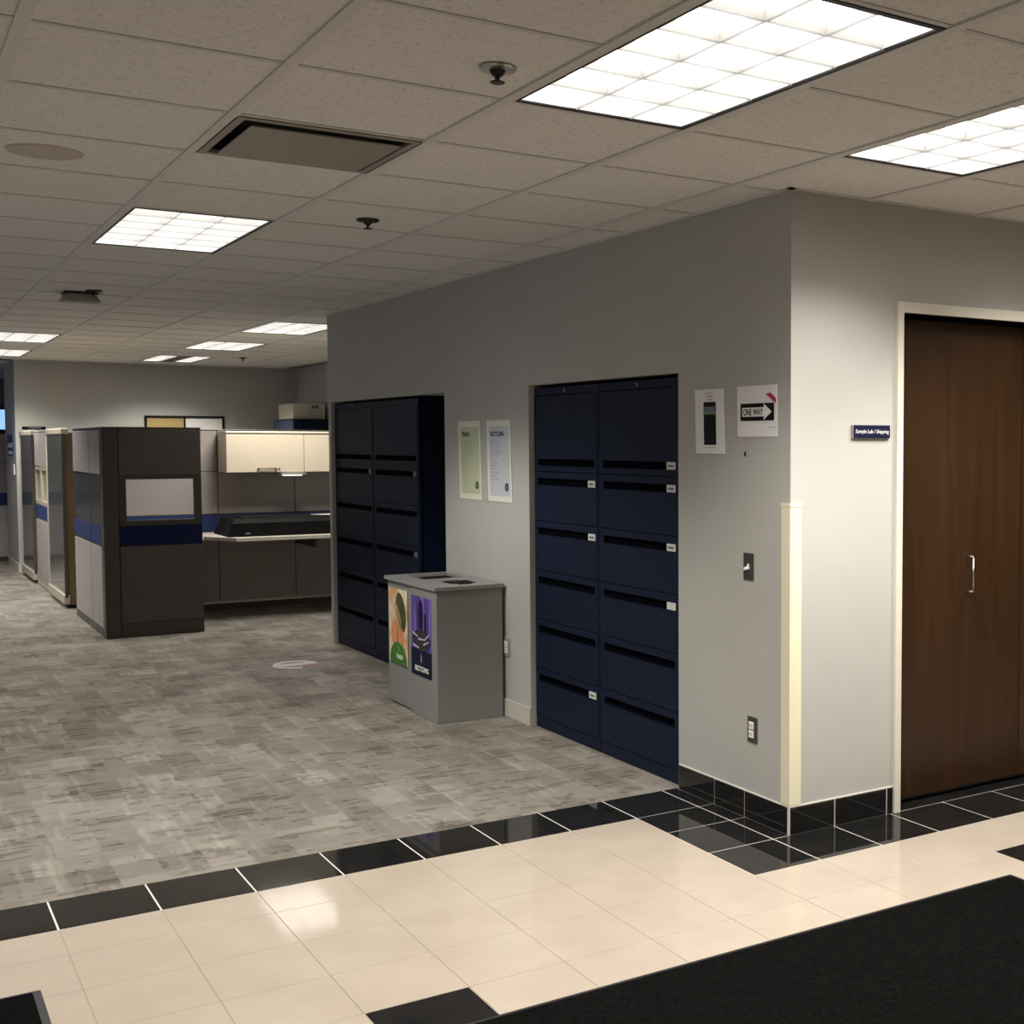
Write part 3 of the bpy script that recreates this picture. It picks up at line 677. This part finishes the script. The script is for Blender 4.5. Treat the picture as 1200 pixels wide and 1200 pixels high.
# beyond: panelled modules along the aisle
OG = 'glossy end modules along the left aisle'
def module(x0, x1, label):
    t = thing('glossy_module', label, 'partition', ((x0+x1)/2, -1.2, 0), OG)
    part('core', MB().box(x0+.012, x1-.012, -1.44, -.75, .03, 1.66, .004), OLIVE, t, 'olive brown end')
    part('top_rail', MB().box(x0, x1, -1.462, -1.40, 1.64, 1.70, .01), FRAME_L, t, 'pale top rail')
    part('side_rail', MB().box(x0, x0+.045, -1.46, -1.43, .1, 1.65, .004), FRAME_L, t)
    part('side_rail', MB().box(x1-.045, x1, -1.46, -1.43, .1, 1.65, .004), FRAME, t)
    part('glossy_panel', MB().box(x0+.045, x1-.045, -1.455, -1.43, .13, 1.64, .004), GLOSS, t)
    part('kick_rail', MB().box(x0, x1, -1.47, -1.42, .04, .13, .006), FRAME_L, t)
    part('foot', MB().box(x0+.05, x1-.03, -1.42, -.8, 0, .04), BLACK, t)
module(-10.7, -9.45, 'glossy dark panelled module with pale rails just left of the nearest cubicle')
partition('far taupe partition with navy band between the two glossy modules', 'y', -1.43, -12.05, -10.7, R4, [-11.5], face=-1, fr=FRAME_L)
module(-13.3, -12.05, 'glossy dark panelled module against the back wall at the left')
partition('grey partition with navy band seen past the end of the back wall', 'x', -15.4, -3.2, .9, R4S, [-2.2, -1.2, -.2])

# desk
t = thing('desk', 'pale laminate worktop of the cubicle along the long partition', 'desk', (-8.1, .3, 0))
top = [(-7.66, -.33), (-7.66, 1.7), (-8.57, 1.7), (-8.57, -1.35), (-8.02, -1.35), (-8.02, -.52)]
part('worktop', MB().prism([(x, y, .70) for x, y in top], (0, 0, .03)), DESK, t)
part('leg', MB().box(-8.5, -7.75, 1.62, 1.65, 0, .70), FRAME, t)
part('leg', MB().box(-8.5, -8.08, -1.33, -1.30, 0, .70), FRAME, t)
part('bracket', MB().box(-8.565, -7.9, .42, .44, .60, .70), FRAME, t)
# overhead cabinet
t = thing('overhead_cabinet', 'beige overhead storage cabinet hung on the partition above the desk', 'cabinet', (-8.42, .77, 1.29))
part('carcass', MB().box(-8.57, -8.265, -.27, 1.82, 1.292, 1.655, .003), BEIGE, t)
for y0, y1 in ((-.268, .424), (.428, 1.12), (1.124, 1.818)):
    d = part('door', MB().box(-8.265, -8.245, y0, y1, 1.292, 1.64, .004), BEIGE, t)
    ym = (y0+y1)/2+.01
    part('handle', MB().tube([(-8.245, ym-.08, 1.325), (-8.225, ym-.08, 1.325), (-8.222, ym-.076, 1.329), (-8.222, ym+.076, 1.329), (-8.225, ym+.08, 1.325), (-8.245, ym+.08, 1.325)], .0085, 8), mat('handle_champagne', (.2, .15, .09), .35, .5), d)
    part('lock', MB().cyl((-8.245, ym+.11, 1.325), (-8.236, ym+.11, 1.325), .008, seg=12), METD, d)
part('top_edge', MB().box(-8.57, -8.245, -.27, 1.82, 1.655, 1.672, .003), mat('top_edge_highlight', (.66, .6, .5), .35), t)  # paler tone paints the highlight along the cabinet top
t = thing('task_light', 'white oval task light fixed under the overhead cabinet', 'light', (-8.32, .33, 1.24))
part('housing', MB().prism([(-8.32+.1*math.sin(a*math.pi/12), .33+.15*math.cos(a*math.pi/12), 1.268) for a in range(24)], (0, 0, .024)), mat('task_housing', (.3, .28, .25), .5), t)
part('lens', MB().prism([(-8.30+.07*math.sin(a*math.pi/12), .33+.09*math.cos(a*math.pi/12), 1.256) for a in range(24)], (0, 0, .012)), mat('task_lens', (.9, .88, .84), .4, emit=(1, .95, .88), es=.9), t)
# black case on the desk
t = thing('equipment_case', 'long low black equipment case lying on the desk', 'case', (-8.05, .45, .73))
part('body', MB().prism([(-8.4, -.36, .73), (-7.80, -.36, .73), (-7.80, -.34, .85), (-7.88, -.28, .885), (-8.4, -.28, .885)], (0, 1.4, 0)), BLKP, t)
part('lid', MB().box(-8.38, -7.92, -.2, .98, .883, .893, .004), mat('case_lid', (.008, .008, .008), .5, spec=.2), t)
part('badge', MB().box(-7.801, -7.797, -.22, -.18, .755, .764), mat('badge_grey', (.3, .3, .32), .4), t)
single('paper_sheet', MB().prism([(-8.12, .44, .8935), (-7.95, .60, .8935), (-7.95, .92, .8935), (-8.2, .92, .8935)], (0, 0, .003)), mat('bright_paper', (.8, .8, .78), .6), 'white sheet of paper lying on the black case', 'paper')

# combination board on the back wall
t = thing('pin_board', 'black framed board, tan cork left half and white right half, on the back wall', 'board', (-13.6, .42, 1.3))
part('frame', MB().box(XB, XB+.03, -.05, .90, 1.885, 1.91).box(XB, XB+.03, -.05, .90, 1.3, 1.325).box(XB, XB+.03, -.05, -.025, 1.325, 1.885).box(XB, XB+.03, .875, .90, 1.325, 1.885).box(XB, XB+.03, .41, .43, 1.325, 1.885), BLACK, t)
part('cork_half', MB().box(XB, XB+.015, -.025, .41, 1.325, 1.885), mat('cork', (.42, .3, .12), .8), t)
part('whiteboard_half', MB().box(XB, XB+.015, .43, .875, 1.325, 1.885), mat('white_enamel', (.85, .83, .78), .3), t)
# navy cabinet and printer at the back
t = thing('storage_cabinet', 'tall navy steel cabinet at the back of the office under the printer', 'cabinet', (-12.6, 1.6, 0))
part('carcass', MB().box(-13.05, -12.12, 1.4, 1.83, 0, 1.862, .003), NAVY, t)
for k in range(6): part('drawer', MB().box(-13.03, -12.14, 1.385, 1.402, .03+.305*k, .325+.305*k, .002), NAVY_LIT, t)
t = thing('printer', 'beige printer standing on the tall navy cabinet at the back', 'printer', (-12.5, 1.62, 1.862))
part('body', MB().box(-12.85, -12.2, 1.40, 1.80, 1.862, 2.055, .012), PRINT, t)
part('front_cover', MB().box(-12.2, -12.188, 1.46, 1.60, 1.90, 2.03, .003), mat('printer_cover', (.48, .46, .38), .5), t)
part('paper_tray', MB().box(-12.2, -12.188, 1.61, 1.76, 1.88, 1.985, .003), mat('printer_tray', (.4, .38, .32), .5), t)
part('control_panel', MB().box(-12.2, -12.187, 1.63, 1.72, 1.995, 2.035, .003), mat('printer_panel', (.12, .12, .11), .4), t)
# name plate strip, notice and switch on the far left wall end
t = thing('name_plate', 'thin black sign strip on the back wall above the far glossy module', 'sign', (XB, -1.3, 1.72))
part('plate', MB().box(XB, XB+.012, -1.40, -1.15, 1.725, 1.758, .003), BLACK, t)
part('lettering', MB().box(XB+.012, XB+.0125, -1.33, -1.2, 1.738, 1.745), mat('plate_ink', (.4, .4, .4), .5), t)
t = thing('wall_notice', 'blue and white notice on the side of the wall end at the left edge', 'notice', (-14.05, -1.48, 1.38))
part('sheet', MB().box(-14.6, -13.9, -1.476, -1.47, 1.40, 1.66), mat('notice_blue', (.03, .06, .2), .5), t)
part('print', MB().box(-14.5, -14.0, -1.478, -1.476, 1.50, 1.56).box(-14.5, -14.0, -1.478, -1.476, 1.42, 1.46), WHITE, t)
single('wall_switch', MB().box(-13.95, -13.78, -1.48, -1.47, 1.17, 1.30, .003), WHITE, 'white switch plate under the blue notice at the left edge', 'switch')
